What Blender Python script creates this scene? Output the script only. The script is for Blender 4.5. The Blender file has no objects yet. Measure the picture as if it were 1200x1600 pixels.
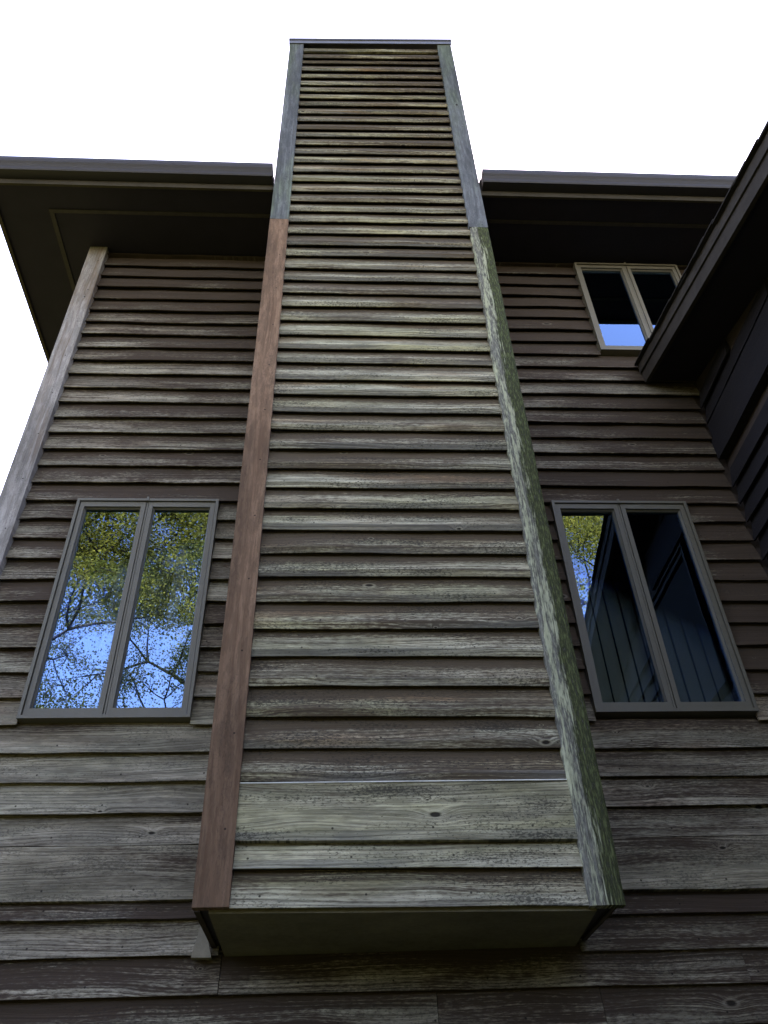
import bpy, bmesh, math, random
from mathutils import Vector, Matrix

random.seed(7)
SC = bpy.context.scene
COL = SC.collection
CZ = 1.6            # eye height; all z values below are given relative to the eye and lifted by CZ
R = math.radians

# ------------------------------------------------------------------ camera
cam_d = bpy.data.cameras.new('camera')
cam = bpy.data.objects.new('camera', cam_d); COL.objects.link(cam)
cam_d.sensor_fit = 'VERTICAL'; cam_d.sensor_height = 36.0
cam_d.lens = 36.0 * 1280.0 / 1600.0
cam_d.clip_start = 0.05; cam_d.clip_end = 5000
A = Vector((0.99866690, -0.04285459, -0.02877326))
B = Vector((-0.00561369, -0.64429114, 0.76475971))
F = Vector((0.05131182, 0.76357869, 0.64367281))
M = Matrix(((A.x, B.x, -F.x, 0.0), (A.y, B.y, -F.y, -4.0), (A.z, B.z, -F.z, CZ), (0, 0, 0, 1)))
cam.matrix_world = M
SC.camera = cam

# ------------------------------------------------------------------ sky and sun (behind the house)
SUN_EL, SUN_AZ = 50.0, 12.0        # azimuth measured from +Y towards +X
world = bpy.data.worlds.new('World'); SC.world = world; world.use_nodes = True
wn = world.node_tree.nodes; wl = world.node_tree.links
bg = wn['Background']
sky = wn.new('ShaderNodeTexSky'); sky.sky_type = 'NISHITA'; sky.sun_disc = False
sky.sun_elevation = R(SUN_EL); sky.sun_rotation = R(SUN_AZ)
sky.air_density = 1.0; sky.dust_density = 0.7; sky.ozone_density = 2.0; sky.altitude = 300
wl.new(sky.outputs['Color'], bg.inputs['Color']); bg.inputs['Strength'].default_value = 0.13
sun_d = bpy.data.lights.new('sun', 'SUN'); sun_d.energy = 5.0; sun_d.angle = R(0.53); sun_d.color = (1.0, 0.94, 0.85)
sun = bpy.data.objects.new('sun', sun_d); COL.objects.link(sun)
sd = Vector((math.sin(R(SUN_AZ)) * math.cos(R(SUN_EL)), math.cos(R(SUN_AZ)) * math.cos(R(SUN_EL)), math.sin(R(SUN_EL))))
sun.rotation_euler = (-sd).to_track_quat('-Z', 'Y').to_euler()
sun.location = (0, 20, 30)
vs = SC.view_settings
vs.view_transform = 'Standard'; vs.look = 'None'; vs.gamma = 1.0; vs.use_curve_mapping = False
vs.exposure = 3.38
vs.use_white_balance = True; vs.white_balance_temperature = 8400; vs.white_balance_tint = 26    # camera balanced for open shade
SC.cycles.max_bounces = 8; SC.cycles.transparent_max_bounces = 16
SC.cycles.caustics_reflective = False; SC.cycles.caustics_refractive = False

# ------------------------------------------------------------------ node helpers
class NT:
    def __init__(self, name):
        self.mat = bpy.data.materials.new(name); self.mat.use_nodes = True
        self.n = self.mat.node_tree.nodes; self.l = self.mat.node_tree.links
        self.n.clear()
        self.out = self.n.new('ShaderNodeOutputMaterial')
    def put(self, sock, v):
        if isinstance(v, bpy.types.NodeSocket): self.l.new(v, sock)
        else: sock.default_value = v
    def m(self, op, a, b=None, c=None, clamp=False):
        nd = self.n.new('ShaderNodeMath'); nd.operation = op; nd.use_clamp = clamp
        for i, v in enumerate((a, b, c)):
            if v is not None: self.put(nd.inputs[i], v)
        return nd.outputs[0]
    def add(self, a, b): return self.m('ADD', a, b)
    def sub(self, a, b): return self.m('SUBTRACT', a, b)
    def mul(self, a, b): return self.m('MULTIPLY', a, b)
    def step(self, v, lo, hi, t0=0.0, t1=1.0):
        nd = self.n.new('ShaderNodeMapRange'); nd.interpolation_type = 'SMOOTHSTEP'
        self.put(nd.inputs['Value'], v)
        for k, x in (('From Min', lo), ('From Max', hi), ('To Min', t0), ('To Max', t1)): self.put(nd.inputs[k], x)
        return nd.outputs['Result']
    def vec(self, x, y, z=0.0):
        nd = self.n.new('ShaderNodeCombineXYZ')
        for i, v in enumerate((x, y, z)): self.put(nd.inputs[i], v)
        return nd.outputs[0]
    def sep(self, v):
        nd = self.n.new('ShaderNodeSeparateXYZ'); self.l.new(v, nd.inputs[0]); return nd.outputs
    def noise(self, vec, detail=2.0, rough=0.5, dims='3D', scale=1.0, dist=0.0):
        nd = self.n.new('ShaderNodeTexNoise'); nd.noise_dimensions = dims
        self.l.new(vec, nd.inputs['Vector'])
        nd.inputs['Scale'].default_value = scale; nd.inputs['Detail'].default_value = detail
        nd.inputs['Roughness'].default_value = rough; nd.inputs['Distortion'].default_value = dist
        return nd.outputs['Fac']
    def mix(self, f, a, b):
        nd = self.n.new('ShaderNodeMix'); nd.data_type = 'RGBA'
        def c(v): return v if isinstance(v, bpy.types.NodeSocket) else (v[0], v[1], v[2], 1.0)
        self.put(nd.inputs[0], f); self.put(nd.inputs[6], c(a)); self.put(nd.inputs[7], c(b))
        return nd.outputs[2]
    def scalec(self, col, f):
        nd = self.n.new('ShaderNodeMix'); nd.data_type = 'RGBA'; nd.blend_type = 'MULTIPLY'
        nd.inputs[0].default_value = 1.0
        self.put(nd.inputs[6], col if isinstance(col, bpy.types.NodeSocket) else (*col, 1.0))
        self.l.new(self.vec(f, f, f), nd.inputs[7])
        return nd.outputs[2]
    def bsdf(self, col, rough=0.85, spec=0.2, height=None, strength=0.4, dist=0.002, metal=0.0):
        p = self.n.new('ShaderNodeBsdfPrincipled')
        self.put(p.inputs['Base Color'], col if isinstance(col, bpy.types.NodeSocket) else (*col, 1.0))
        self.put(p.inputs['Roughness'], rough); p.inputs['Specular IOR Level'].default_value = spec
        p.inputs['Metallic'].default_value = metal
        if height is not None:
            b = self.n.new('ShaderNodeBump'); b.inputs['Strength'].default_value = strength; b.inputs['Distance'].default_value = dist
            self.l.new(height, b.inputs['Height']); self.l.new(b.outputs[0], p.inputs['Normal'])
        self.l.new(p.outputs[0], self.out.inputs['Surface'])
        return p

def wood(name, bare_d, bare_l, stain, warm=(0.13, 0.06, 0.035), board_h=0.153, top_keep=0.28, knots=0.5, soft=0.15, speck=0.85,
         green=(0.17, 0.20, 0.13), green_amt=0.25, mould=0.5, grain_f=150.0, wear_gain=1.0, lip=0.0, crack=0.7, blotch=0.0):
    """weathered board; local X runs along the grain, local Z across. Object colour: R,G = bare wood at both ends, B = warm tint"""
    t = NT(name)
    tc = t.n.new('ShaderNodeTexCoord'); oi = t.n.new('ShaderNodeObjectInfo')
    u, v, w = t.sep(tc.outputs['Object']); gx = t.sep(tc.outputs['Generated'])[0]
    rnd = oi.outputs['Random']; oc = t.n.new('ShaderNodeSeparateColor'); t.l.new(oi.outputs['Color'], oc.inputs[0])
    r1 = t.mul(rnd, 83.0); r2 = t.mul(rnd, 417.0)
    uu = t.add(u, r1)
    # knots
    vor = t.n.new('ShaderNodeTexVoronoi'); vor.voronoi_dimensions = '2D'; vor.inputs['Scale'].default_value = 1.0
    t.l.new(t.vec(t.mul(uu, 2.0), t.add(t.mul(w, 4.2), r2)), vor.inputs['Vector'])
    kd = vor.outputs['Distance']; kc = t.n.new('ShaderNodeSeparateColor'); t.l.new(vor.outputs['Color'], kc.inputs[0])
    gate = t.step(kc.outputs[0], 1.0 - knots - 0.01, 1.0 - knots + 0.01)
    size = t.add(0.25, t.mul(t.mul(kc.outputs[1], kc.outputs[1]), 0.85))
    kn = t.m('DIVIDE', kd, size)
    q = t.m('DIVIDE', kn, 0.15)
    bump_k = t.mul(gate, t.m('EXPONENT', t.mul(-1.0, t.mul(q, q))))
    core = t.mul(gate, t.step(kn, 0.030, 0.052, 1.0, 0.0))
    ring = t.mul(gate, t.mul(t.step(kn, 0.05, 0.06), t.step(kn, 0.07, 0.10, 1.0, 0.0)))
    # grain field: contour lines of f close up round the knots
    warp = t.noise(t.vec(t.mul(uu, 0.9), t.add(t.mul(w, 5.0), r2), r1), 2.0, 0.5)
    warp2 = t.noise(t.vec(t.mul(uu, 3.0), t.add(t.mul(w, 9.0), r2), r2), 2.0, 0.5)
    f = t.add(t.add(w, t.mul(warp, 0.11)), t.add(t.mul(warp2, 0.016), t.mul(bump_k, 0.030)))
    grain = t.noise(t.vec(t.add(t.mul(f, grain_f), r2), t.mul(uu, 0.5)), 2.5, 0.55, '2D')
    fiber = t.noise(t.vec(t.mul(uu, 14.0), t.mul(f, 800.0)), 2.0, 0.6, '2D')
    # wear
    wear = t.add(t.mul(oc.outputs[0], t.sub(1.0, gx)), t.mul(oc.outputs[1], gx))
    n2 = t.noise(t.vec(t.mul(uu, 1.6), t.add(t.mul(w, 10.0), r2)), 5.0, 0.62, '2D')
    n3 = t.noise(t.vec(t.mul(uu, 26.0), t.mul(f, 150.0)), 3.0, 0.65, '2D')
    h = t.m('DIVIDE', w, board_h)
    hn = t.add(h, t.mul(t.sub(n2, 0.5), 0.8))
    top = t.step(hn, 0.45, 0.95)
    s = t.add(t.mul(wear, wear_gain), t.mul(t.sub(n2, 0.5), 1.3))
    s = t.add(s, t.mul(t.sub(n3, 0.5), speck)); s = t.add(s, t.mul(t.sub(grain, 0.5), 0.75))
    s = t.sub(s, t.mul(top, top_keep))
    big = t.noise(t.vec(t.mul(uu, 0.75), t.add(t.mul(w, 2.0), r2), 5.5), 3.0, 0.55)
    s = t.add(s, t.mul(t.sub(big, 0.5), blotch))
    mask = t.step(s, 0.51 - soft, 0.51 + soft)
    gl = t.step(t.add(t.mul(grain, 0.62), t.mul(fiber, 0.38)), 0.26, 0.72)
    dirt = t.step(t.noise(t.vec(t.mul(uu, 1.4), t.add(t.mul(w, 8.0), r2), 6.6), 5.0, 0.6), 0.34, 0.66, 0.64, 1.12)
    patch = t.step(t.noise(t.vec(t.mul(uu, 7.0), t.add(t.mul(w, 34.0), r1), 2.2), 4.0, 0.68), 0.46, 0.58, 0.82, 1.10)
    bare = t.mix(gl, bare_d, bare_l)
    hue = t.noise(t.vec(t.mul(uu, 0.8), t.add(t.mul(w, 4.0), r2), 3.3), 3.0, 0.6)
    bare = t.mix(t.mul(t.step(hue, 0.42, 0.66), green_amt * 2.4), bare, t.scalec(green, t.add(0.55, t.mul(gl, 0.8))))
    st = t.scalec(stain, t.add(0.55, t.mul(grain, 0.9)))
    wm = t.mul(oc.outputs[2], t.step(t.add(t.noise(t.vec(t.mul(uu, 1.1), t.add(t.mul(w, 7.0), r1), 9.1), 3.0, 0.6), t.mul(h, 0.16)), 0.48, 0.72))
    bare = t.mix(wm, bare, t.scalec(warm, t.add(0.5, t.mul(gl, 1.0))))
    bare = t.scalec(bare, t.mul(dirt, patch))
    col = t.mix(mask, st, bare)
    if lip > 0:
        col = t.mix(t.mul(t.step(t.add(h, t.mul(t.sub(n2, 0.5), 0.10)), 0.19, 0.235, 1.0, 0.0), t.mul(t.step(warp, 0.35, 0.6), lip)), col, t.scalec((0.105, 0.105, 0.104), t.add(0.6, t.mul(gl, 0.7))))
    mo = t.step(t.add(t.noise(t.vec(t.mul(uu, 60.0), t.mul(w, 130.0)), 3.0, 0.7, '2D'), t.mul(t.sub(n2, 0.5), 0.9)), 0.57, 0.72)
    col = t.mix(t.mul(mo, mould), col, (0.022, 0.021, 0.019))
    # drying cracks: thin dark contour lines of the grain
    ck = t.mul(t.step(t.noise(t.vec(t.mul(uu, 1.2), t.add(t.mul(f, 260.0), r1)), 1.0, 0.5, '2D'), 0.22, 0.29, 1.0, 0.0), crack)
    col = t.mix(ck, col, (0.02, 0.018, 0.016))
    du = t.sub(t.mul(t.m('FRACT', t.m('DIVIDE', t.add(u, t.mul(rnd, 0.4)), 0.41)), 0.41), 0.2); dw = t.sub(w, 0.042)
    nail = t.step(t.m('SQRT', t.add(t.mul(du, du), t.mul(dw, dw))), 0.0035, 0.006, 0.85, 0.0)
    col = t.mix(nail, col, (0.015, 0.013, 0.012))
    col = t.mix(t.mul(ring, 0.22), col, bare_l)
    col = t.mix(t.mul(core, 0.93), col, (0.012, 0.010, 0.009))
    hgt = t.sub(t.add(t.mul(gl, 0.6), t.mul(mask, -0.25)), t.add(t.mul(core, 1.5), ck))
    t.bsdf(col, 0.88, 0.15, hgt, 0.55, 0.0025)
    return t.mat

def flat_paint(name, col, rough=0.6, spec=0.3, var=0.25, metal=0.0, scale=6.0):
    t = NT(name); tc = t.n.new('ShaderNodeTexCoord')
    n = t.noise(tc.outputs['Object'], 5.0, 0.6, '3D', scale)
    n2 = t.noise(tc.outputs['Object'], 3.0, 0.6, '3D', scale * 14)
    k = t.add(1.0 - var, t.add(t.mul(n, var * 1.4), t.mul(n2, var * 0.6)))
    t.bsdf(t.scalec(col, k), rough, spec, n2, 0.15, 0.002, metal)
    return t.mat

MAT = {}
MAT['wall'] = wood('weathered_wall_board', (0.100, 0.087, 0.070), (0.315, 0.288, 0.238), (0.046, 0.033, 0.026), top_keep=0.30, knots=0.34, green_amt=0.06, soft=0.28, speck=0.9, crack=0.5, blotch=1.5)
MAT['chase'] = wood('weathered_chase_board', (0.120, 0.110, 0.082), (0.47, 0.45, 0.345), (0.070, 0.053, 0.038), warm=(0.16, 0.092, 0.050), top_keep=0.62, knots=0.36,
                    green=(0.26, 0.25, 0.145), green_amt=0.26, lip=0.7, mould=0.7, soft=0.30, speck=1.05, crack=0.6, blotch=1.5)
MAT['cedar'] = wood('reddish_cedar_board', (0.140, 0.084, 0.058), (0.195, 0.122, 0.085), (0.13, 0.075, 0.050), board_h=9.0, top_keep=0.0, knots=0.22,
                    green_amt=0.0, mould=0.25, grain_f=60.0, crack=0.15, soft=0.4)
MAT['greyboard'] = wood('grey_weathered_trim', (0.085, 0.095, 0.112), (0.125, 0.138, 0.158), (0.08, 0.085, 0.095), board_h=9.0, top_keep=0.0, knots=0.12,
                        green=(0.09, 0.115, 0.085), green_amt=0.35, mould=0.25, grain_f=70.0, crack=0.2, soft=0.4)
MAT['cornerboard'] = wood('silvered_corner_board', (0.20, 0.185, 0.185), (0.28, 0.265, 0.27), (0.15, 0.105, 0.080), board_h=9.0, top_keep=0.0, knots=0.12,
                          green_amt=0.0, mould=0.25, grain_f=60.0, crack=0.3, soft=0.4, speck=0.4)

def moss_mat():
    t = NT('lichen_covered_trim'); tc = t.n.new('ShaderNodeTexCoord')
    u, v, w = t.sep(tc.outputs['Object'])
    a = t.noise(t.vec(t.mul(u, 2.6), t.mul(w, 30.0), 1.0), 6.0, 0.66)
    b = t.noise(t.vec(t.mul(u, 18.0), t.mul(w, 120.0), 4.0), 5.0, 0.7)
    c = t.noise(t.vec(t.mul(u, 1.5), t.mul(w, 5.0), 8.0), 5.0, 0.62)
    wood_c = t.mix(t.step(b, 0.35, 0.65), (0.085, 0.086, 0.078), (0.19, 0.19, 0.175))
    # silver strip along the inner edge, pale lichen in the middle, dark moss on the outer third (local z: 0 outer .. 0.142 inner)
    pos = t.add(t.add(t.m('DIVIDE', w, 0.142), t.mul(t.sub(c, 0.5), 0.5)), t.mul(t.sub(a, 0.5), 0.9))
    moss = t.mul(t.step(pos, 0.62, 0.46, 0.0, 1.0), t.step(b, 0.30, 0.45))
    lich = t.mul(t.step(pos, 0.42, 0.54), t.step(t.add(t.mul(a, 0.62), t.mul(b, 0.38)), 0.47, 0.56))
    mosc = t.mix(t.step(b, 0.42, 0.66), (0.024, 0.028, 0.016), (0.090, 0.108, 0.050))
    col = t.mix(moss, wood_c, mosc)
    col = t.mix(t.mul(lich, 0.8), col, t.mix(b, (0.27, 0.295, 0.205), (0.44, 0.46, 0.34)))
    dk = t.step(t.noise(t.vec(t.mul(u, 5.0), t.mul(w, 160.0), 2.0), 4.0, 0.65), 0.56, 0.66)
    col = t.mix(t.mul(dk, t.step(pos, 0.85, 0.45, 0.15, 0.85)), col, (0.024, 0.026, 0.019))
    t.bsdf(col, 0.95, 0.1, t.add(t.add(t.mul(moss, 0.5), lich), b), 0.8, 0.005)
    return t.mat
MAT['moss'] = moss_mat()
MAT['dark'] = flat_paint('dark_brown_stain', (0.040, 0.031, 0.030), 0.7, 0.2, 0.45)
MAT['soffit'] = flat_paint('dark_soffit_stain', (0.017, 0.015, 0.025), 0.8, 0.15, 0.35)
MAT['batten'] = flat_paint('worn_batten', (0.040, 0.035, 0.036), 0.8, 0.15, 0.6, scale=20)
MAT['gutter'] = flat_paint('brown_gutter_metal', (0.021, 0.019, 0.025), 0.55, 0.35, 0.35)
MAT['fascia'] = flat_paint('worn_fascia', (0.042, 0.036, 0.029), 0.85, 0.15, 0.9, scale=4)
MAT['under'] = flat_paint('plywood_underside', (0.125, 0.112, 0.082), 0.85, 0.15, 0.9, scale=3)
MAT['frame'] = flat_paint('grey_window_metal', (0.085, 0.081, 0.070), 0.5, 0.35, 0.18)
MAT['frame_up'] = flat_paint('tan_window_metal', (0.120, 0.109, 0.090), 0.5, 0.35, 0.18)
MAT['seal'] = flat_paint('black_seal', (0.015, 0.015, 0.015), 0.8, 0.2, 0.2)
MAT['flash'] = flat_paint('white_flashing', (0.42, 0.43, 0.42), 0.5, 0.4, 0.95, scale=9)
MAT['cap'] = flat_paint('chase_cap_metal', (0.085, 0.085, 0.10), 0.45, 0.4, 0.5, scale=5)
MAT['shingle'] = flat_paint('dark_asphalt_shingle', (0.025, 0.023, 0.023), 0.95, 0.1, 0.5, scale=30)
MAT['rake'] = flat_paint('worn_rake_board', (0.036, 0.031, 0.029), 0.85, 0.15, 0.9, scale=9)
MAT['concrete'] = flat_paint('concrete', (0.28, 0.27, 0.25), 0.9, 0.15, 0.4)
MAT['room'] = flat_paint('room_wall', (0.03, 0.03, 0.03), 0.9, 0.1, 0.2)
MAT['blind'] = flat_paint('grey_green_blind', (0.36, 0.38, 0.35), 0.7, 0.2, 0.15, scale=2)
MAT['blind_w'] = flat_paint('pale_blind', (0.16, 0.16, 0.16), 0.7, 0.2, 0.15, scale=2)
MAT['blind_lit'] = flat_paint('lit_blind', (0.75, 0.75, 0.75), 0.7, 0.2, 0.1, scale=2)  # brighter copy of the slat colour, stands for edges catching light
MAT['blind_u'] = flat_paint('grey_curtain', (0.62, 0.66, 0.62), 0.8, 0.15, 0.15, scale=2)
MAT['screen'] = flat_paint('dark_matte_sheet', (0.02, 0.02, 0.02), 0.9, 0.1, 0.2)
MAT['end_grain'] = flat_paint('grey_end_grain', (0.19, 0.175, 0.15), 0.9, 0.1, 0.7, scale=14)

def glass_mat():
    t = NT('window_glass')
    fr = t.n.new('ShaderNodeFresnel'); fr.inputs['IOR'].default_value = 1.5
    tc = t.n.new('ShaderNodeTexCoord')
    nz = t.noise(tc.outputs['Object'], 1.0, 0.5, '3D', 2.2)
    bp = t.n.new('ShaderNodeBump'); bp.inputs['Strength'].default_value = 0.06; bp.inputs['Distance'].default_value = 0.02
    t.l.new(nz, bp.inputs['Height'])
    gl = t.n.new('ShaderNodeBsdfGlossy'); gl.inputs['Roughness'].default_value = 0.0; gl.inputs['Color'].default_value = (0.36, 0.62, 1.0, 1); t.l.new(bp.outputs[0], gl.inputs['Normal'])
    tr = t.n.new('ShaderNodeBsdfTransparent'); tr.inputs['Color'].default_value = (0.80, 0.84, 0.83, 1)
    mx = t.n.new('ShaderNodeMixShader')
    t.l.new(t.m('MULTIPLY', fr.outputs[0], 5.2, clamp=True), mx.inputs[0]); t.l.new(tr.outputs[0], mx.inputs[1]); t.l.new(gl.outputs[0], mx.inputs[2])
    t.l.new(mx.outputs[0], t.out.inputs['Surface'])
    return t.mat
MAT['glass'] = glass_mat()

def ground_mat():
    t = NT('grass_and_earth'); tc = t.n.new('ShaderNodeTexCoord')
    a = t.noise(tc.outputs['Object'], 6.0, 0.6, '3D', 0.6); b = t.noise(tc.outputs['Object'], 4.0, 0.7, '3D', 24.0)
    g = t.mix(b, (0.022, 0.032, 0.010), (0.055, 0.072, 0.026))
    t.bsdf(t.mix(t.step(a, 0.48, 0.62), g, t.mix(b, (0.04, 0.03, 0.02), (0.085, 0.066, 0.048))), 0.95, 0.1, b, 0.6, 0.03)
    return t.mat
MAT['ground'] = ground_mat()

def leaf_mat():
    t = NT('leaf'); tc = t.n.new('ShaderNodeTexCoord')
    n = t.noise(tc.outputs['Object'], 3.0, 0.6, '3D', 1.3); n2 = t.noise(tc.outputs['Object'], 2.0, 0.6, '3D', 9.0)
    c = t.mix(t.step(n, 0.35, 0.65), (0.12, 0.13, 0.03), (0.40, 0.33, 0.06))
    c = t.mix(t.step(n2, 0.5, 0.8), c, (0.26, 0.24, 0.05))
    d = t.n.new('ShaderNodeBsdfDiffuse'); s = t.n.new('ShaderNodeBsdfTranslucent'); g = t.n.new('ShaderNodeMixShader')
    t.l.new(c, d.inputs[0]); t.l.new(c, s.inputs[0]); g.inputs[0].default_value = 0.45
    t.l.new(d.outputs[0], g.inputs[1]); t.l.new(s.outputs[0], g.inputs[2]); t.l.new(g.outputs[0], t.out.inputs['Surface'])
    return t.mat
MAT['leaf'] = leaf_mat()
MAT['under_leaf'] = flat_paint('added_undergrowth_leaf', (0.045, 0.060, 0.020), 0.8, 0.15, 0.5, scale=0.5)
MAT['bark'] = flat_paint('bark', (0.055, 0.045, 0.036), 0.95, 0.1, 0.7, scale=5)

# ------------------------------------------------------------------ object helpers
def mesh_obj(name, verts, faces, mat, parent=None, loc=(0, 0, 0), rot=(0, 0, 0), smooth=False):
    me = bpy.data.meshes.new(name); me.from_pydata([tuple(v) for v in verts], [], faces)
    bm = bmesh.new(); bm.from_mesh(me); bmesh.ops.recalc_face_normals(bm, faces=bm.faces); bm.to_mesh(me); bm.free()
    if smooth:
        for p in me.polygons: p.use_smooth = True
    me.materials.append(MAT[mat])
    o = bpy.data.objects.new(name, me); COL.objects.link(o)
    o.location = loc; o.rotation_euler = rot
    if parent is not None: o.parent = parent
    return o

class MB:
    def __init__(self): self.v = []; self.f = []
    def add(self, vs, fs):
        k = len(self.v); self.v += [tuple(p) for p in vs]; self.f += [tuple(i + k for i in q) for q in fs]; return self
    def box(self, x0, x1, y0, y1, z0, z1):
        return self.add([(x, y, z) for z in (z0, z1) for y in (y0, y1) for x in (x0, x1)],
                        [(0, 2, 3, 1), (4, 5, 7, 6), (0, 1, 5, 4), (2, 6, 7, 3), (0, 4, 6, 2), (1, 3, 7, 5)])
    def extrude(self, prof, xs):
        """closed profile of (y,z) swept along x stations"""
        n = len(prof); vs = [(x, y, z) for x in xs for (y, z) in prof]; fs = []
        for i in range(len(xs) - 1):
            for j in range(n):
                a = i * n + j; b = i * n + (j + 1) % n; fs.append((a, b, b + n, a + n))
        fs.append(tuple(range(n))); fs.append(tuple(reversed(range((len(xs) - 1) * n, len(xs) * n))))
        return self.add(vs, fs)
    def ring(self, x0, x1, z0, z1, w, yf, yb, wz=None, yfi=None):
        wz = wz or w; yfi = yf if yfi is None else yfi
        o = [(x0, z0), (x1, z0), (x1, z1), (x0, z1)]; i = [(x0 + w, z0 + wz), (x1 - w, z0 + wz), (x1 - w, z1 - wz), (x0 + w, z1 - wz)]
        vs = [(x, yf, z) for x, z in o] + [(x, yfi, z) for x, z in i] + [(x, yb, z) for x, z in o] + [(x, yb, z) for x, z in i]
        fs = []
        for k in range(4):
            m = (k + 1) % 4
            fs += [(k, m, 4 + m, 4 + k), (8 + k, 12 + k, 12 + m, 8 + m), (k, 8 + k, 8 + m, m), (4 + k, 4 + m, 12 + m, 12 + k)]
        return self.add(vs, fs)
    def build(self, name, mat, parent=None, **k): return mesh_obj(name, self.v, self.f, mat, parent, **k)

def lift(z): return z + CZ

def board(name, L, H, prof, mat, parent, loc, rot=(0, 0, 0), wave=0.0018, tint=(0.5, 0.5, 0.2), seg=0.24, drop=0.0):
    """one plank: profile of (y,z,free) swept along local X with an uneven lower edge; drop lowers/raises its far end"""
    n = max(2, min(7, int(L / seg))); mb = MB(); m = len(prof); vs = []; fs = []
    for i in range(n + 1):
        x = L * i / n; dz = random.uniform(-1, 1) * wave; dy = random.uniform(-1, 1) * wave
        for (y, z) in prof:
            low = z < H * 0.6
            vs.append((x, y + (dy if y < -0.004 else 0), z + (dz if low else 0) + drop * i / n))
    for i in range(n):
        for j in range(m):
            a = i * m + j; b = i * m + (j + 1) % m; fs.append((a, b, b + m, a + m))
    fs.append(tuple(range(m))); fs.append(tuple(reversed(range(n * m, (n + 1) * m))))
    o = mesh_obj(name, vs, fs, mat, parent, loc, rot)
    o.color = (tint[0], tint[1], tint[2], 1.0)
    return o

E_ = 0.1532
BT = 0.045; CT = 0.053
# old cupped siding: a thick butt with an open slot behind it, over the thin top of the course below
def bevel_prof(h=E_, t=BT, top=0.006): return [(-t, 0.0), (-t + 0.001, 0.006), (-top, h + 0.024), (0.0, h + 0.024), (0.0, 0.07), (-t + 0.011, 0.001)]
def lip_prof(h, t=CT, top=0.006): return [(-t + 0.010, 0.0), (-t, 0.033), (-top, h + 0.024), (0.0, h + 0.024), (0.0, 0.07), (-t + 0.018, 0.001)]
def flat_prof(h, t=BT): return [(-t, 0.0), (-t, h), (0.0, h), (0.0, 0.0)]

# ------------------------------------------------------------------ the setting
g = mesh_obj('ground', [(-900, -900, 0), (900, -900, 0), (900, 900, 0), (-900, 900, 0)], [(0, 1, 2, 3)], 'ground'); g['kind'] = 'structure'

house = bpy.data.objects.new('house', None); COL.objects.link(house)
house['label'] = 'weathered brown clapboard house with a tall wooden chimney chase between its windows'
house['category'] = 'house'

X_L, X_R, X_FAR = -2.144, 2.62, 6.2       # house corner, inside corner at the wing, far end of the upper wall
CL, CR = -0.559, 1.107                    # chase outer sides
CY = -0.631                               # chase butt plane
SOF = 6.27
WINS = [dict(x0=-1.665, x1=-0.782, z0=1.952, z1=3.452, fm='frame', bl='blind_w', lab='two-sash casement window left of the chase mirroring trees and blue sky'),
        dict(x0=1.360, x1=2.252, z0=1.965, z1=3.458, fm='frame', bl='blind', lean=(-0.012, -0.013), lab='two-sash casement window with dark vertical blinds beside the mossy corner board'),
        dict(x0=2.005, x1=2.915, z0=5.018, z1=6.205, fm='frame_up', bl='blind_u', lab='small upper window partly hidden by the wing roof')]

# sheathing with window openings
def sheath():
    mb = MB(); y0, y1 = 0.052, 0.16
    xs = sorted({X_L + 0.02, X_FAR} | {w[k] + d for w in WINS for k, d in (('x0', 0.02), ('x1', -0.02))})
    zs = sorted({-0.2, SOF + 0.02} | {w[k] + d for w in WINS for k, d in (('z0', 0.02), ('z1', -0.02))})
    for i in range(len(xs) - 1):
        for j in range(len(zs) - 1):
            cx, cz = (xs[i] + xs[i + 1]) / 2, (zs[j] + zs[j + 1]) / 2
            if any(w['x0'] < cx < w['x1'] and w['z0'] < cz < w['z1'] for w in WINS): continue
            mb.box(xs[i], xs[i + 1], y0, y1, lift(zs[j]), lift(zs[j + 1]))
    return mb.build('wall', 'dark', house)
wall = sheath()
# the other sides of the house, so that it is a closed building
bk = MB(); bk.box(X_L + 0.02, X_L + 0.16, 0.16, 8.0, lift(-0.2), lift(SOF + 0.02)); bk.box(X_FAR - 0.14, X_FAR, 0.16, 8.0, lift(-0.2), lift(SOF + 0.02)); bk.box(X_L + 0.02, X_FAR, 7.9, 8.04, lift(-0.2), lift(SOF + 0.02))
bk.build('rear_wall', 'dark', house)
fd = MB(); fd.box(X_L + 0.03, X_FAR, 0.0, 8.0, 0.0, lift(-0.2)); fd.build('foundation', 'concrete', house)

def wall_wear(xm, z):
    """bare-wood share seen on the boards: more on the low, open courses, stain kept high up and by the wing"""
    k = 0.50
    if xm < 0:
        k = 0.08 if z > 5.3 else (0.34 if z > 4.7 else 0.54 if z > 3.3 else 0.58)
        if z < 1.97: k = 0.95
        if z < 0.7: k = 0.40
    else:
        k = 0.04 if z > 5.1 else (0.33 if z > 4.5 else 0.46 if z > 3.7 else 0.24 if z > 3.45 else 0.10 if z > 1.97 else 0.78)
        if z < 1.07: k = 0.20
    return k

def wall_board(xa, xb, z, h=E_, prof=None, wl_=None, wr_=None, warm=None, label=None):
    y = BT + random.uniform(-0.0015, 0.0015)
    zz = z + random.uniform(-0.002, 0.002)
    xm = (xa + xb) / 2
    k = wall_wear(xm, z) + random.uniform(-0.10, 0.10)
    a = k if wl_ is None else wl_; b = k if wr_ is None else wr_
    if wl_ is None:
        if xm < 0: a, b = k + 0.08, k - 0.22 if z > 1.97 else k
        else: a, b = k + 0.05, k - 0.22 if z > 1.5 else k
    wv = random.uniform(0.0, 0.45) if warm is None else warm
    return board('clapboard', xb - xa, h, prof or bevel_prof(h), 'wall', wall, (xa, y, lift(zz)), tint=(max(a, 0), max(b, 0), wv), wave=0.0034, drop=random.uniform(-0.003, 0.003))

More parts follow.
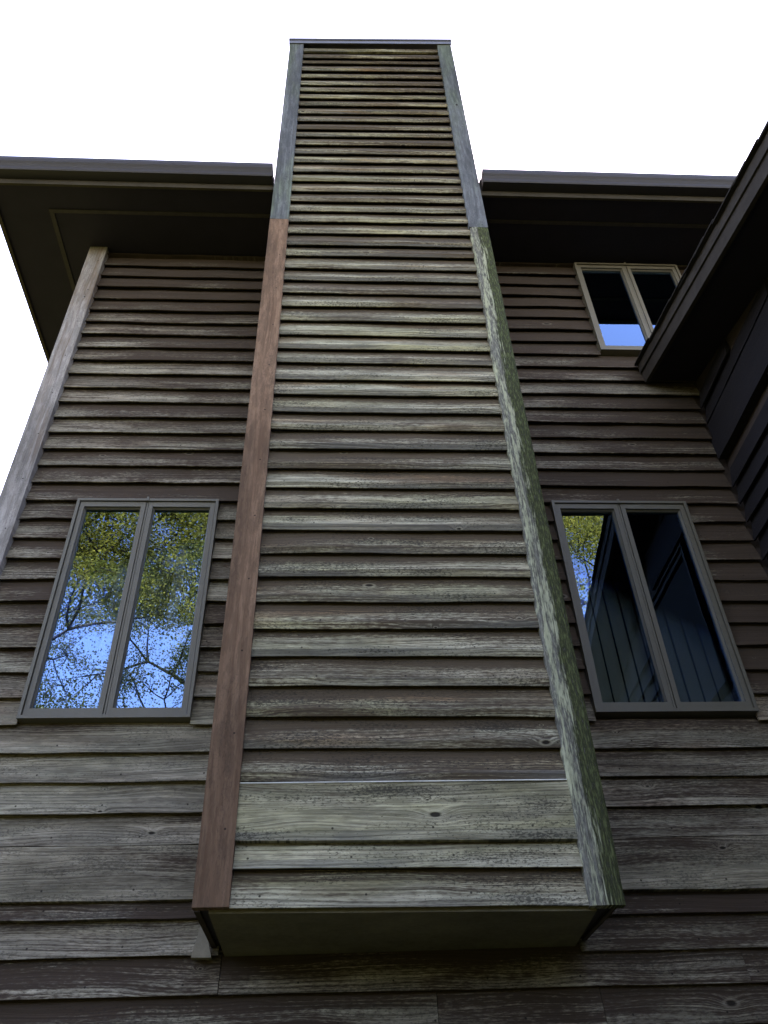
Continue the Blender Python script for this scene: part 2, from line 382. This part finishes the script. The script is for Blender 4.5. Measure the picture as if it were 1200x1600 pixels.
XB_L, XB_R = -1.999, CL + 0.03     # left field of boards
def roof_z(y): return 4.66 + 0.262 * y      # underside of the wing's rake at depth y (relative to the eye)
z = 1.468; courses = []
while z < SOF - 0.02:
    courses.append(z); z += E_
for z in courses:
    h = min(E_, SOF - z)
    pr = bevel_prof(h) if h >= E_ - 1e-6 else [(-BT, 0.0), (-0.02, h), (0.0, h), (0.0, 0.0)]
    for (fa, fb) in ((XB_L, XB_R), (CR - 0.03, X_R if z < 4.5 else X_FAR)):
        cuts = [(w['x0'], w['x1']) for w in WINS if min(z + h, w['z1']) - max(z, w['z0']) > 0.35 * h and w['x0'] > fa - 0.2 and w['x1'] < fb + 0.5]
        spans = []; p = fa
        for c0, c1 in sorted(cuts): spans.append((p, c0)); p = c1
        spans.append((p, fb))
        for a, b in spans:
            if b - a > 0.03: wall_board(a, b, z, h, pr)
# fields below the long courses: a course, a wide flush board, then lapped courses again
for (fa, fb, low) in ((XB_L, XB_R, (0.996, 0.844)), (CR - 0.03, X_R, (0.978, 0.826))):
    wall_board(fa, fb, 1.316, 0.152, bevel_prof(0.152), 0.95 if fa < 0 else 0.55, 0.9 if fa < 0 else 0.6, 0.1)
    wall_board(fa, fb, 1.076, 0.2385, flat_prof(0.2385), 1.02, 0.96, 0.05)
    wall_board(fa, fb, low[0], 0.08, [(-BT, 0.0), (-0.012, 0.082), (0, 0.082), (0, 0)], 0.18, 0.1, 0.1)
    wall_board(fa, fb, low[1], 0.152, bevel_prof(0.136), 0.80 if fa < 0 else 0.40, 0.60 if fa < 0 else 0.46, 0.05)
for zz, cuts in ((0.690, (-0.515, 1.806)), (0.537, (0.42, 1.134)), (0.384, (-0.9,)), (0.231, (1.4,)), (0.078, (-0.3,)), (-0.075, (0.9,)), (-0.228, (-1.1,))):
    p = XB_L
    for c in list(cuts) + [X_R]:
        wall_board(p, c - 0.0015, zz, E_, None, 0.42 if p < -0.6 else 0.28, 0.58 if p < -0.6 else 0.46, 0.1); p = c + 0.0015

cb = board('corner_board', SOF + 0.2, 0.145, [(-0.035, 0.0), (-0.035, 0.145), (0.03, 0.145), (0.03, 0.0)], 'cornerboard', wall, (-2.0, 0.0, lift(-0.2)), (0, -math.pi / 2, 0), wave=0.001, tint=(1.35, 0.55, 0.0))
cb['label'] = 'silvery grey house corner board, brown at its top'
w_ = MB(); w_.add([(-0.640, -0.03, lift(0.828)), (-0.552, -0.03, lift(0.826)), (-0.602, -0.045, lift(0.99)), (-0.640, 0.01, lift(0.828)), (-0.552, 0.01, lift(0.826)), (-0.602, 0.01, lift(0.99))],
                  [(0, 1, 2), (3, 5, 4), (0, 3, 4, 1), (1, 4, 5, 2), (2, 5, 3, 0)])
wg = w_.build('wedge_block', 'end_grain', wall); wg['label'] = 'small pointed grey wedge below the chase'

# ------------------------------------------------------------------ windows
def window(W, plane='front'):
    x0, x1, z0, z1 = W['x0'], W['x1'], lift(W['z0']), lift(W['z1'])
    xm = (x0 + x1) / 2 - 0.004
    m = MB(); m.ring(x0, x1, z0, z1, 0.018, -0.026, 0.12)
    m.box(xm - 0.005, xm + 0.005, -0.012, 0.12, z0 + 0.018, z1 - 0.018)
    m.box(xm - 0.007, xm + 0.007, -0.030, -0.024, z1 - 0.02, z1 + 0.012)
    root = m.build('window', W['fm'], house); root['label'] = W['lab']
    d = MB(); d.ring(x0 + 0.018, x1 - 0.018, z0 + 0.018, z1 - 0.018, 0.012, 0.004, 0.10); d.build('seal', 'seal', root)
    for a, b in ((x0 + 0.022, xm - 0.009), (xm + 0.009, x1 - 0.022)):
        s = MB(); s.ring(a, b, z0 + 0.023, z1 - 0.023, 0.028, -0.016, 0.03, 0.036)
        s.ring(a + 0.026, b - 0.026, z0 + 0.057, z1 - 0.057, 0.010, -0.006, 0.028, 0.010, 0.006)
        s.build('sash', W['fm'], root)
        p = MB(); hx, hz = (b - a) / 2 - 0.032, (z1 - z0) / 2 - 0.062; p.box(-hx, hx, -0.0025, 0.0025, -hz, hz)
        tl = W.get('lean', (0, 0)) if a < xm - 0.2 else (0, 0)      # old casement panes sit slightly out of true
        p.build('pane', 'glass', root, loc=((a + b) / 2, 0.016, (z0 + z1) / 2), rot=(tl[1], 0, tl[0]))
    n = int((x1 - x0) / 0.083)
    for i in range(n):
        c = x0 + 0.05 + (x1 - x0 - 0.1) * i / (n - 1); an = R(13 + random.uniform(-3, 3)); hw = 0.043
        if W['bl'] == 'blind_w' and i in (3, 7): an = R(60)
        dx, dy = hw * math.cos(an), hw * math.sin(an); b = MB()
        zt, zb = z1 - 0.03, z0 + 0.03; k = 0.004
        b.add([(c - dx, 0.17 - dy, zb), (c, 0.165, zb), (c + dx, 0.17 + dy, zb), (c - dx, 0.17 - dy, zt), (c, 0.165, zt), (c + dx, 0.17 + dy, zt),
               (c - dx, 0.17 - dy + k, zb), (c, 0.165 + k, zb), (c + dx, 0.17 + dy + k, zb), (c - dx, 0.17 - dy + k, zt), (c, 0.165 + k, zt), (c + dx, 0.17 + dy + k, zt)],
              [(0, 1, 4, 3), (1, 2, 5, 4), (7, 6, 9, 10), (8, 7, 10, 11), (6, 0, 3, 9), (2, 8, 11, 5), (0, 6, 7, 1), (1, 7, 8, 2), (3, 4, 10, 9), (4, 5, 11, 10)])
        b.build('blind_slat', 'blind_lit' if W['bl'] == 'blind_w' and i in (3, 7) else W['bl'], root)
    r = MB(); e = 0.05
    r.add([(x0 - e, 0.161, z0 - e), (x1 + e, 0.161, z0 - e), (x1 + e, 0.161, z1 + e), (x0 - e, 0.161, z1 + e), (x0 - e, 1.2, z0 - e), (x1 + e, 1.2, z0 - e), (x1 + e, 1.2, z1 + e), (x0 - e, 1.2, z1 + e)],
          [(4, 5, 6, 7), (0, 1, 5, 4), (2, 3, 7, 6), (0, 4, 7, 3), (1, 2, 6, 5)])
    r.build('room_interior', 'room', root)
    return root
for W in WINS: window(W)

# ------------------------------------------------------------------ chimney chase
ZB, ZT = 0.862, 9.20
c = MB(); c.box(CL + 0.022, CR - 0.022, CY + 0.060, 0.03, lift(ZB + 0.02), lift(ZT - 0.02))
chase = c.build('chimney_chase', 'dark', house); chase['label'] = 'tall clapboard chimney chase rising above the eaves'
ratio = [2.677, 2.629, 2.59, 2.537, 2.491, 2.443, 2.397, 2.353, 2.308, 2.26, 2.213, 2.168, 2.128, 2.082, 2.035, 1.99, 1.941, 1.895, 1.846, 1.8, 1.756, 1.711, 1.663, 1.615,
         1.574, 1.525, 1.481, 1.436, 1.391, 1.344, 1.298, 1.255, 1.214, 1.166, 1.124, 1.078, 1.033, 0.987, 0.941, 0.897, 0.853, 0.809, 0.763, 0.719, 0.674, 0.628, 0.583,
         0.537, 0.492, 0.447, 0.403]
zs = [k * 3.369 for k in ratio]            # butt height of each course at mid-width
IL, IR = -0.419, 0.968
def tilt(z): return 0.095 * max(0.0, (z - 4.6) / 4.6) - 0.022 * max(0.0, (2.2 - z) / 1.3)
prev = 9.15
for i, z in enumerate(zs):
    h = prev - z; prev = z; d = tilt(z)
    a = 0.66 + random.uniform(-0.14, 0.16); b = a - random.uniform(-0.02, 0.22)
    if z > 6.4: a -= 0.10; b -= 0.06
    if z < 1.75: a, b = 0.34, 0.44
    if i in (38, 8, 23): a = 0.25
    if i in (29, 30, 31): a += 0.2; b += 0.1
    board('clapboard', IR - IL, h, lip_prof(h) if i else [(-0.043, 0), (-0.053, 0.033), (-0.02, h), (0, h), (0, 0.05), (-0.022, 0.001)], 'chase', chase,
          (IL, CY + CT + random.uniform(-0.0015, 0.0015), lift(z - d / 2)), tint=(a, b, random.uniform(0.2, 0.95)), drop=d + random.uniform(-0.003, 0.003), wave=0.0036 - 0.0022 * min(1.0, z / 9.0))
ft = MB(); ft.box(IL, IR, CY - 0.004, CY + 0.03, lift(1.3505), lift(1.3555)); fo = ft.build('flashing', 'flash', chase); fo['label'] = 'thin white flashing strip above the wide board'
for z0, h, a, wv in ((1.112, 0.238, 1.55, 0.05), (1.004, 0.107, 0.80, 0.25), (0.862, 0.142, 0.66, 0.2)):
    fl = h > 0.2
    board('clapboard', IR - IL, h, flat_prof(h, CT) if fl else [(-CT, 0), (-0.016, h + 0.004), (0, h + 0.004), (0, 0.05), (-CT + 0.016, 0.001)], 'chase', chase, (IL, CY + CT, lift(z0 + 0.008)), tint=(a, a + 0.05, wv), drop=-0.014, wave=0.002)
def vboard(xa, xb, za, zb, mat, lab, tint, y=CY - 0.012, t=0.045, wave=0.001, seg=0.5):
    o = board('corner_board', zb - za, 5.0, [(0.0 + CY * 0, 0.0), (0.0, xb - xa), (t, xb - xa), (t, 0.0)], mat, chase, (xb, y, lift(za)), (0, -math.pi / 2, 0), wave=0, tint=tint, seg=seg)
    o['label'] = lab
    return o
vboard(CL, IL, 0.870, 5.742, 'cedar', 'reddish brown replacement corner board, long lower piece', (0.75, 0.95, 0.0))
vboard(CL + 0.001, IL, 5.745, 9.16, 'greyboard', 'short blue-grey upper corner board above the reddish one', (0.9, 0.9, 0.0))
vboard(IR - 0.004, CR, 5.692, 9.24, 'greyboard', 'grey upper corner board above the mossy one', (0.9, 0.9, 0.0))
# the lichen-covered lower board has a worn, wavy inner edge
vs = []; fs = []; n = 48; random.seed(21)
za, zb = 0.850, 5.686; wv = 0.0
for i in range(n + 1):
    u = (zb - za) * i / n; wv = wv * 0.7 + random.uniform(-1, 1) * 0.0035; wo = random.uniform(-1, 1) * 0.0015
    for (y, w) in ((0.004 + random.uniform(0, 0.002), wo), (0.0, 0.012 + wo), (-0.002 + random.uniform(-0.002, 0.002), 0.07), (0.0, 0.130 + wv), (0.010, 0.143 + wv), (0.05, 0.143 + wv), (0.05, wo)):
        vs.append((u, y, w))
for i in range(n):
    for j in range(7):
        a = i * 7 + j; b = i * 7 + (j + 1) % 7; fs.append((a, b, b + 7, a + 7))
fs.append(tuple(range(7))); fs.append(tuple(reversed(range(n * 7, n * 7 + 7))))
mo = mesh_obj('corner_board', vs, fs, 'moss', chase, (CR, CY - 0.014, lift(za)), (0, -math.pi / 2, 0)); mo['label'] = 'mossy lichen-covered lower corner board'
random.seed(5)
# metal cap, tilted like the top courses
cp = MB()
zl, zr = lift(9.165), lift(9.285)
def cap_slab(x0, x1, y0, y1, a, b):
    def zz(x): return zl + (zr - zl) * (x - CL) / (CR - CL)
    cp.add([(x, y, zz(x) + o) for o in (a, b) for y in (y0, y1) for x in (x0, x1)], [(0, 2, 3, 1), (4, 5, 7, 6), (0, 1, 5, 4), (2, 6, 7, 3), (0, 4, 6, 2), (1, 3, 7, 5)])
cap_slab(CL - 0.012, CR + 0.012, CY - 0.03, 0.05, -0.002, 0.03)
cap_slab(CL - 0.008, CR + 0.008, CY - 0.022, CY - 0.014, -0.075, -0.002)
cpo = cp.build('chase_cap', 'cap', chase)
# side cladding of the chase
for sx, nm in ((CL, -1), (CR, 1)):
    sb = MB()
    for i, z in enumerate(zs + [1.12, 1.0, 0.87]):
        h = E_
        p = [(0, 0), (-0.022, 0), (-0.004, h), (0, h)]
        vs = []
        for yy in (CY + 0.05, 0.0):
            for (dd, hh) in p: vs.append((sx - nm * 0.022 - nm * dd, yy, lift(z) + hh))
        sb.add(vs, [(0, 1, 5, 4), (1, 2, 6, 5), (2, 3, 7, 6), (3, 0, 4, 7), (0, 3, 2, 1), (4, 5, 6, 7)])
    so = sb.build('side_cladding', 'wall', chase); so['kind'] = 'stuff'; so.color = (0.5, 0.5, 0.2, 1)
ub = MB(); ub.add([(CL + 0.06, CY + 0.03, lift(0.858)), (1.0, CY + 0.03, lift(0.842)), (1.05, 0.0, lift(0.846)), (CL + 0.06, 0.0, lift(0.835)),
                   (CL + 0.06, CY + 0.03, lift(0.89)), (1.0, CY + 0.03, lift(0.89)), (1.05, 0.0, lift(0.89)), (CL + 0.06, 0.0, lift(0.89))],
                  [(0, 1, 2, 3), (4, 7, 6, 5), (0, 4, 5, 1), (1, 5, 6, 2), (2, 6, 7, 3), (3, 7, 4, 0)])
ub.build('bottom_panel', 'under', chase)

# ------------------------------------------------------------------ main roof
RS = 0.36; YE = -0.60; XE0, XE1 = -2.83, 6.9
rm = MB()
def slab(x0, x1, y0, z0, y1, z1, t):
    rm.add([(x, y, z + o) for o in (0, t) for (y, z) in ((y0, z0), (y1, z1)) for x in (x0, x1)], [(0, 2, 3, 1), (4, 5, 7, 6), (0, 1, 5, 4), (2, 6, 7, 3), (0, 4, 6, 2), (1, 3, 7, 5)])
ze = lift(6.44); yr = 4.0; zr_ = ze + RS * (yr - YE)
# cut round the chase
slab(XE0, CL - 0.02, YE - 0.02, ze - 0.007, yr, zr_, 0.03); slab(CR + 0.02, XE1, YE - 0.02, ze - 0.007, yr, zr_, 0.03)
slab(CL - 0.02, CR + 0.02, 0.06, ze + RS * 0.66, yr, zr_, 0.03)
slab(XE0, XE1, 2 * yr + 0.62, ze - 0.007, yr, zr_, 0.03)
roof = rm.build('roof', 'shingle', house)
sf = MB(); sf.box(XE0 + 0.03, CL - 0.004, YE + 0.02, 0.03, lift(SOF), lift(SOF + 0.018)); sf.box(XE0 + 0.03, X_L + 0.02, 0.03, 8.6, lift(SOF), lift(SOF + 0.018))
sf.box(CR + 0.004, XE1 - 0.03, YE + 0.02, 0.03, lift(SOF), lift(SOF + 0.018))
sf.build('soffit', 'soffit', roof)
for x0, x1 in ((XE0, CL - 0.010), (CR + 0.010, XE1)):
    f_ = MB(); f_.box(x0, x1, YE, YE + 0.02, lift(6.25), lift(6.45)); f_.build('fascia_board', 'fascia', roof)
    outer = [(0.0, 0.135), (0.0, 0.0), (-0.078, 0.0), (-0.084, 0.012), (-0.088, 0.035), (-0.098, 0.058), (-0.110, 0.078), (-0.115, 0.105), (-0.115, 0.137), (-0.108, 0.139)]
    inner = [(-0.108, 0.134), (-0.112, 0.105), (-0.107, 0.08), (-0.095, 0.06), (-0.085, 0.036), (-0.081, 0.014), (-0.076, 0.003), (-0.003, 0.003), (-0.003, 0.135)]
    gm = MB(); ga, gb = (XE0 - 0.02, CL - 0.014) if x0 < 0 else (CR + 0.026, XE1 + 0.02)
    n = 9
    gm.extrude([(YE - 0.002 + y, lift(6.318) + z) for y, z in outer + inner], [ga + (gb - ga) * i / n for i in range(n + 1)])
    for xe in (ga + 0.001, gb - 0.003):
        gm.extrude([(YE - 0.002 + y, lift(6.318) + z) for y, z in outer], [xe, xe + 0.002])
    gm.build('gutter', 'gutter', roof)
for y0, y1, zt in ((YE, 8.6, 0),):
    f_ = MB(); f_.box(XE0, XE0 + 0.03, YE + 0.021, 8.6, lift(6.25), lift(6.46)); f_.build('rake_board', 'fascia', roof)
for b in ((-2.40, CL - 0.03, -0.375, -0.345), (-2.40, -2.365, -0.344, 8.5), (CR + 0.03, 6.5, -0.375, -0.345)):
    m_ = MB(); m_.box(b[0], b[1], b[2], b[3], lift(SOF - 0.010), lift(SOF - 0.0005)); m_.build('soffit_batten', 'batten', roof)
gt = MB()
for sx in (X_L + 0.02, X_FAR - 0.14): gt.add([(sx, 0.16, lift(SOF)), (sx, 7.9, lift(SOF)), (sx, 4.0, zr_ - 0.02), (sx + 0.12, 0.16, lift(SOF)), (sx + 0.12, 7.9, lift(SOF)), (sx + 0.12, 4.0, zr_ - 0.02)], [(0, 1, 2), (3, 5, 4), (0, 3, 4, 1), (1, 4, 5, 2), (2, 5, 3, 0)])
gt.build('gable_wall', 'dark', roof)

# ------------------------------------------------------------------ wing on the right
YW = -4.6
wx = MB()
WW = dict(y0=-1.75, y1=-0.83, z0=2.62, z1=3.80)
ys = [0.03, WW['y1'] - 0.02, WW['y0'] + 0.02, YW]
def wtop(y): return lift(roof_z(y)) + 0.02
def wq(ya, yb, za, zb):    # wall block between y=ya (near the house) and yb, tops may slope
    a0, b0 = za; a1, b1 = zb
    wx.add([(x, y, z) for x in (X_R + 0.052, X_R + 0.16) for (y, z) in ((ya, a0), (yb, b0), (yb, b1), (ya, a1))],
           [(0, 1, 2, 3), (4, 7, 6, 5), (0, 4, 5, 1), (1, 5, 6, 2), (2, 6, 7, 3), (3, 7, 4, 0)])
wq(ys[0], ys[1], (0, 0), (wtop(ys[0]), wtop(ys[1]))); wq(ys[2], ys[3], (0, 0), (wtop(ys[2]), wtop(ys[3])))
wq(ys[1], ys[2], (0, 0), (lift(WW['z0'] + 0.02),) * 2); wq(ys[1], ys[2], (lift(WW['z1'] - 0.02),) * 2, (wtop(ys[1]), wtop(ys[2])))
wx.box(X_R + 0.16, X_FAR, YW, YW + 0.13, 0, lift(roof_z(YW)) + 0.02); wx.box(X_FAR - 0.13, X_FAR, YW + 0.13, 0.03, 0, lift(roof_z(YW)))
wing = wx.build('wing_wall', 'dark', house); wing['label'] = 'deeply shaded side wall of the projecting wing'
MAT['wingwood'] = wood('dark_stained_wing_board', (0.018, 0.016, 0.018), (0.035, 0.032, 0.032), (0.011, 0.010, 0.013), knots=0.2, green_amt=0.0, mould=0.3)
def wing_board(ya, yb, z, h=E_, t=BT, name='clapboard'):
    # runs from ya (house) towards the viewer; local X -> world -Y, faces -X
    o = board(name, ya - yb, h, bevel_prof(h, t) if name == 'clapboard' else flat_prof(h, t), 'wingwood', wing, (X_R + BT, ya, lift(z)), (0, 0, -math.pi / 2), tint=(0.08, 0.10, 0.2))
    return o
z = -1.45
while z < 4.55:
    if not (z + E_ > 3.86 and z < 4.2):
        ymin = YW
        if roof_z(YW) < z + E_: ymin = (z + E_ - 4.66) / 0.262
        lo = ymin
        if lo < -0.25:
            if z + 0.6 * E_ > WW['z0'] and z + 0.4 * E_ < WW['z1']:
                wing_board(-0.002, WW['y1'], z); wing_board(WW['y0'], lo, z)
            elif z > 1.2: wing_board(-0.002, lo, z)
    z += E_
lowc = MB(); z = -1.45
while z < 1.2:
    lowc.extrude([(0, lift(z)), (-BT, lift(z)), (-0.006, lift(z) + E_), (0, lift(z) + E_)], [0.0, -YW]); z += E_
lowc.v = [(X_R + BT + y, -x - 0.002, zz) for (x, y, zz) in lowc.v]
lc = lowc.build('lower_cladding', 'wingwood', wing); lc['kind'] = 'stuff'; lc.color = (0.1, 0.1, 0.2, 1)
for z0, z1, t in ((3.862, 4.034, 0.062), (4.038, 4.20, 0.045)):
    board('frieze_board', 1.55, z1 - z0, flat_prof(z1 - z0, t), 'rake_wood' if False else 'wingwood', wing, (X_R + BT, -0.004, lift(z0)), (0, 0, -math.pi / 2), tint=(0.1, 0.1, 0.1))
# wing window (only a sliver of it shows)
wm = MB(); wm.ring(-WW['y1'], -WW['y0'], lift(WW['z0']), lift(WW['z1']), 0.018, -0.03, 0.1); wm.v = [(X_R + y, -x, zz) for x, y, zz in wm.v]
wwn = wm.build('window', 'seal', house); wwn['label'] = 'window in the shaded wing wall'
ws = MB(); ws.ring(-WW['y1'] + 0.034, -WW['y0'] - 0.034, lift(WW['z0']) + 0.034, lift(WW['z1']) - 0.034, 0.03, -0.014, 0.04); ws.v = [(X_R + y, -x, zz) for x, y, zz in ws.v]; ws.build('sash', 'seal', wwn)
wp = MB(); wp.box(-WW['y1'] + 0.08, -WW['y0'] - 0.08, 0.01, 0.015, lift(WW['z0']) + 0.08, lift(WW['z1']) - 0.08); wp.v = [(X_R + y, -x, zz) for x, y, zz in wp.v]; wp.build('added_matte_sheet', 'screen', wwn)  # dark matte sheet added in place of glass to stop its reflection
rr = MB(); rr.add([(X_R + d, y, lift(zz)) for d in (0.161, 1.2) for (y, zz) in ((-0.8, 2.55), (-1.8, 2.55), (-1.8, 3.85), (-0.8, 3.85))], [(4, 5, 6, 7), (0, 1, 5, 4), (2, 3, 7, 6), (0, 4, 7, 3), (1, 2, 6, 5)]); rr.build('room_interior', 'room', wwn)
# wing roof: falls towards the viewer, rake overhang on this side
XRK = 2.275; YEW = -5.05
wr = MB()
def wslab(mb, x0, x1, o0, o1, ya=0.0, yb=YEW):
    mb.add([(x, y, lift(roof_z(y)) + o) for o in (o0, o1) for y in (ya, yb) for x in (x0, x1)], [(0, 2, 3, 1), (4, 5, 7, 6), (0, 1, 5, 4), (2, 6, 7, 3), (0, 4, 6, 2), (1, 3, 7, 5)])
wslab(wr, XRK + 0.03, X_FAR + 0.35, 0.165, 0.185, -0.002)
wroof = wr.build('wing_roof', 'dark', house); wroof['label'] = 'dark shingled wing roof sloping down away from the upper wall'
s_ = MB(); wslab(s_, XRK + 0.031, X_R + 0.05, 0.025, 0.04, -0.002); s_.build('soffit', 'soffit', wroof)
k_ = MB(); wslab(k_, XRK, XRK + 0.028, 0.0, 0.19, -0.002, YEW); k_.build('rake_board', 'rake', wroof)
k_ = MB(); wslab(k_, XRK - 0.014, XRK - 0.001, 0.11, 0.192, -0.003, YEW); k_.build('shingle_mould', 'rake', wroof)
k_ = MB(); wslab(k_, XRK + 0.029, X_FAR + 0.35, 0.03, 0.165, YEW + 0.03, YEW); k_.build('fascia_board', 'rake', wroof)
random.seed(11)
y = YEW - 0.03; 
while y < -0.02:
    y2 = min(y + 0.30, -0.006); xo = XRK - 0.032 - random.uniform(0, 0.014)
    a = MB(); za_, zb_ = lift(roof_z(y)) + 0.205, lift(roof_z(y2)) + 0.193
    dr = random.uniform(0, 0.012)
    a.add([(x, yy, zz + o - (dr if x < XRK else 0)) for o in (0, 0.009) for (yy, zz) in ((y, za_), (y2, zb_)) for x in (xo, XRK + 0.05, X_FAR + 0.4)],
          [(0, 1, 4, 3), (1, 2, 5, 4), (6, 9, 10, 7), (7, 10, 11, 8), (0, 6, 7, 1), (1, 7, 8, 2), (3, 4, 10, 9), (4, 5, 11, 10), (0, 3, 9, 6), (2, 8, 11, 5)])
    a.build('shingle', 'shingle', wroof); y += 0.14

# ------------------------------------------------------------------ trees in front of the house (seen mirrored in the panes)
def tube(mb, p0, p1, r0, r1, n=7):
    d = (p1 - p0).normalized(); a = d.orthogonal().normalized(); b = d.cross(a); vs = []
    for p, r in ((p0, r0), (p1, r1)):
        for i in range(n): t = 2 * math.pi * i / n; vs.append(p + a * r * math.cos(t) + b * r * math.sin(t))
    mb.add(vs, [(i, (i + 1) % n, n + (i + 1) % n, n + i) for i in range(n)])
def tree(x, y, H, spread, base, nleaf, label, seed, size=0.080):
    rng = random.Random(seed); root = bpy.data.objects.new('tree', None); COL.objects.link(root); root.location = (x, y, 0)
    root['label'] = label; root['category'] = 'tree'; root['group'] = 'trees mirrored in the window panes'
    wood_ = MB(); tips = []
    def grow(p, d, L, r, lev):
        n = 3; q = p
        for i in range(n):
            d = (d + Vector((rng.uniform(-1, 1), rng.uniform(-1, 1), rng.uniform(-0.4, 0.6))) * (0.10 + 0.07 * lev)).normalized()
            e = q + d * L / n; tube(wood_, q, e, r * (1 - 0.22 * i), r * (1 - 0.22 * (i + 1)), 8 if lev < 2 else 5); q = e
            if lev >= 2: tips.append(q.copy())
            if lev >= 1 and i > 0 and lev < 4:
                s = d.orthogonal(); s.rotate(Matrix.Rotation(rng.uniform(0, 6.28), 3, d)); grow(q, (d * 0.6 + s * 0.9 + Vector((0, 0, 0.12))).normalized(), L * rng.uniform(0.5, 0.68), r * 0.42, lev + 1)
        if lev < 4:
            for k in range(2 if lev else 3):
                s = d.orthogonal(); s.rotate(Matrix.Rotation(rng.uniform(0, 6.28), 3, d)); grow(q, (d + s * 0.6).normalized(), L * rng.uniform(0.55, 0.75), r * 0.45, lev + 1)
    r0 = H * 0.017; p = Vector((0, 0, -0.1)); top = Vector((rng.uniform(-0.5, 0.5), rng.uniform(-0.5, 0.5), H * base)); 
    tube(wood_, p, Vector((0, 0, 0.5)), r0 * 1.5, r0 * 1.1, 10); tube(wood_, Vector((0, 0, 0.5)), top, r0 * 1.1, r0 * 0.8, 10)
    steps = 7
    for i in range(steps):
        zz = H * (base + (0.93 - base) * i / (steps - 1)); t2 = Vector((top.x + rng.uniform(-0.3, 0.3), top.y + rng.uniform(-0.3, 0.3), zz))
        if i: tube(wood_, last, t2, r0 * (0.8 - 0.1 * i + 0.1), r0 * (0.8 - 0.1 * i), 8)
        last = t2; f = 1 - 0.75 * (i / (steps - 1)) ** 1.6
        for k in range(3):
            an = rng.uniform(0, 6.28); grow(t2, Vector((math.cos(an), math.sin(an), rng.uniform(0.1, 0.5))).normalized(), spread * f * rng.uniform(0.42, 0.62), r0 * 0.30 * (1 - 0.08 * i), 1)
    wood_.build('trunk', 'bark', root, smooth=True)
    V = []; Fc = []
    cl = [(t, rng.random()) for t in tips]
    for _ in range(nleaf):
        t, q = cl[rng.randrange(len(cl))]
        if q < 0.30: continue
        c = t + Vector((rng.gauss(0, 0.24), rng.gauss(0, 0.24), rng.gauss(-0.03, 0.18)))
        a = Vector((rng.gauss(0, 1), rng.gauss(0, 1), rng.gauss(0, 0.5))).normalized(); b = a.orthogonal(); b.rotate(Matrix.Rotation(rng.uniform(0, 6.28), 3, a))
        s = size * rng.uniform(0.6, 1.2); k = len(V); m_ = a.cross(b) * s * 0.08
        V += [c - a * s * 0.5, c - b * s * 0.28 + m_, c + a * s * 0.5, c + b * s * 0.28 + m_]; Fc.append((k, k + 1, k + 2, k + 3))
    me = bpy.data.meshes.new('crown'); me.from_pydata([tuple(v) for v in V], [], Fc); me.materials.append(MAT['leaf'])
    o = bpy.data.objects.new('crown', me); COL.objects.link(o); o.parent = root
    return root
tree(-10.2, -15.0, 22.0, 7.6, 0.52, 250000, 'broad leafy tree mirrored in the outer pane of the window left of the chase', 3)
tree(-2.0, -14.0, 21.5, 6.0, 0.62, 220000, 'leafy tree mirrored in the inner pane of the window left of the chase', 31)
tree(-4.0, -21.5, 25.0, 5.6, 0.40, 150000, 'taller leafy tree mirrored low in the window left of the chase', 8)
tree(10.2, -16.5, 23.5, 7.2, 0.44, 170000, 'yellow-green leafy tree mirrored in the window beside the mossy board', 14)

# unseen leaf ring added to block low skylight, bushes and branches as one mass
rng = random.Random(77); V = []; Fc = []
for _ in range(42000):
    an = R(rng.uniform(165, 375)); rad = rng.uniform(13.5, 20.0); clump = 0.75 + 0.25 * math.sin(an * 9.0) * math.sin(an * 4.3 + 1)
    zt = 8.6 * clump * math.sqrt(max(0.05, 1 - ((rad - 17.5) / 6.0) ** 2))
    c = Vector((rad * math.cos(an), -3.0 + rad * math.sin(an), zt * rng.random() ** 0.8))
    a = Vector((rng.gauss(0, 1), rng.gauss(0, 1), rng.gauss(0, 0.5))).normalized(); b = a.orthogonal(); b.rotate(Matrix.Rotation(rng.uniform(0, 6.28), 3, a))
    q = rng.uniform(0.22, 0.5); k = len(V); m_ = a.cross(b) * q * 0.1
    V += [c - a * q * 0.5, c - b * q * 0.3 + m_, c + a * q * 0.5, c + b * q * 0.3 + m_]; Fc.append((k, k + 1, k + 2, k + 3))
me = bpy.data.meshes.new('added_undergrowth'); me.from_pydata([tuple(v) for v in V], [], Fc); me.materials.append(MAT['under_leaf'])
o = bpy.data.objects.new('added_undergrowth', me); COL.objects.link(o); o['kind'] = 'stuff'; o['label'] = 'unseen belt of green foliage added to block low skylight'; o['category'] = 'added_undergrowth'
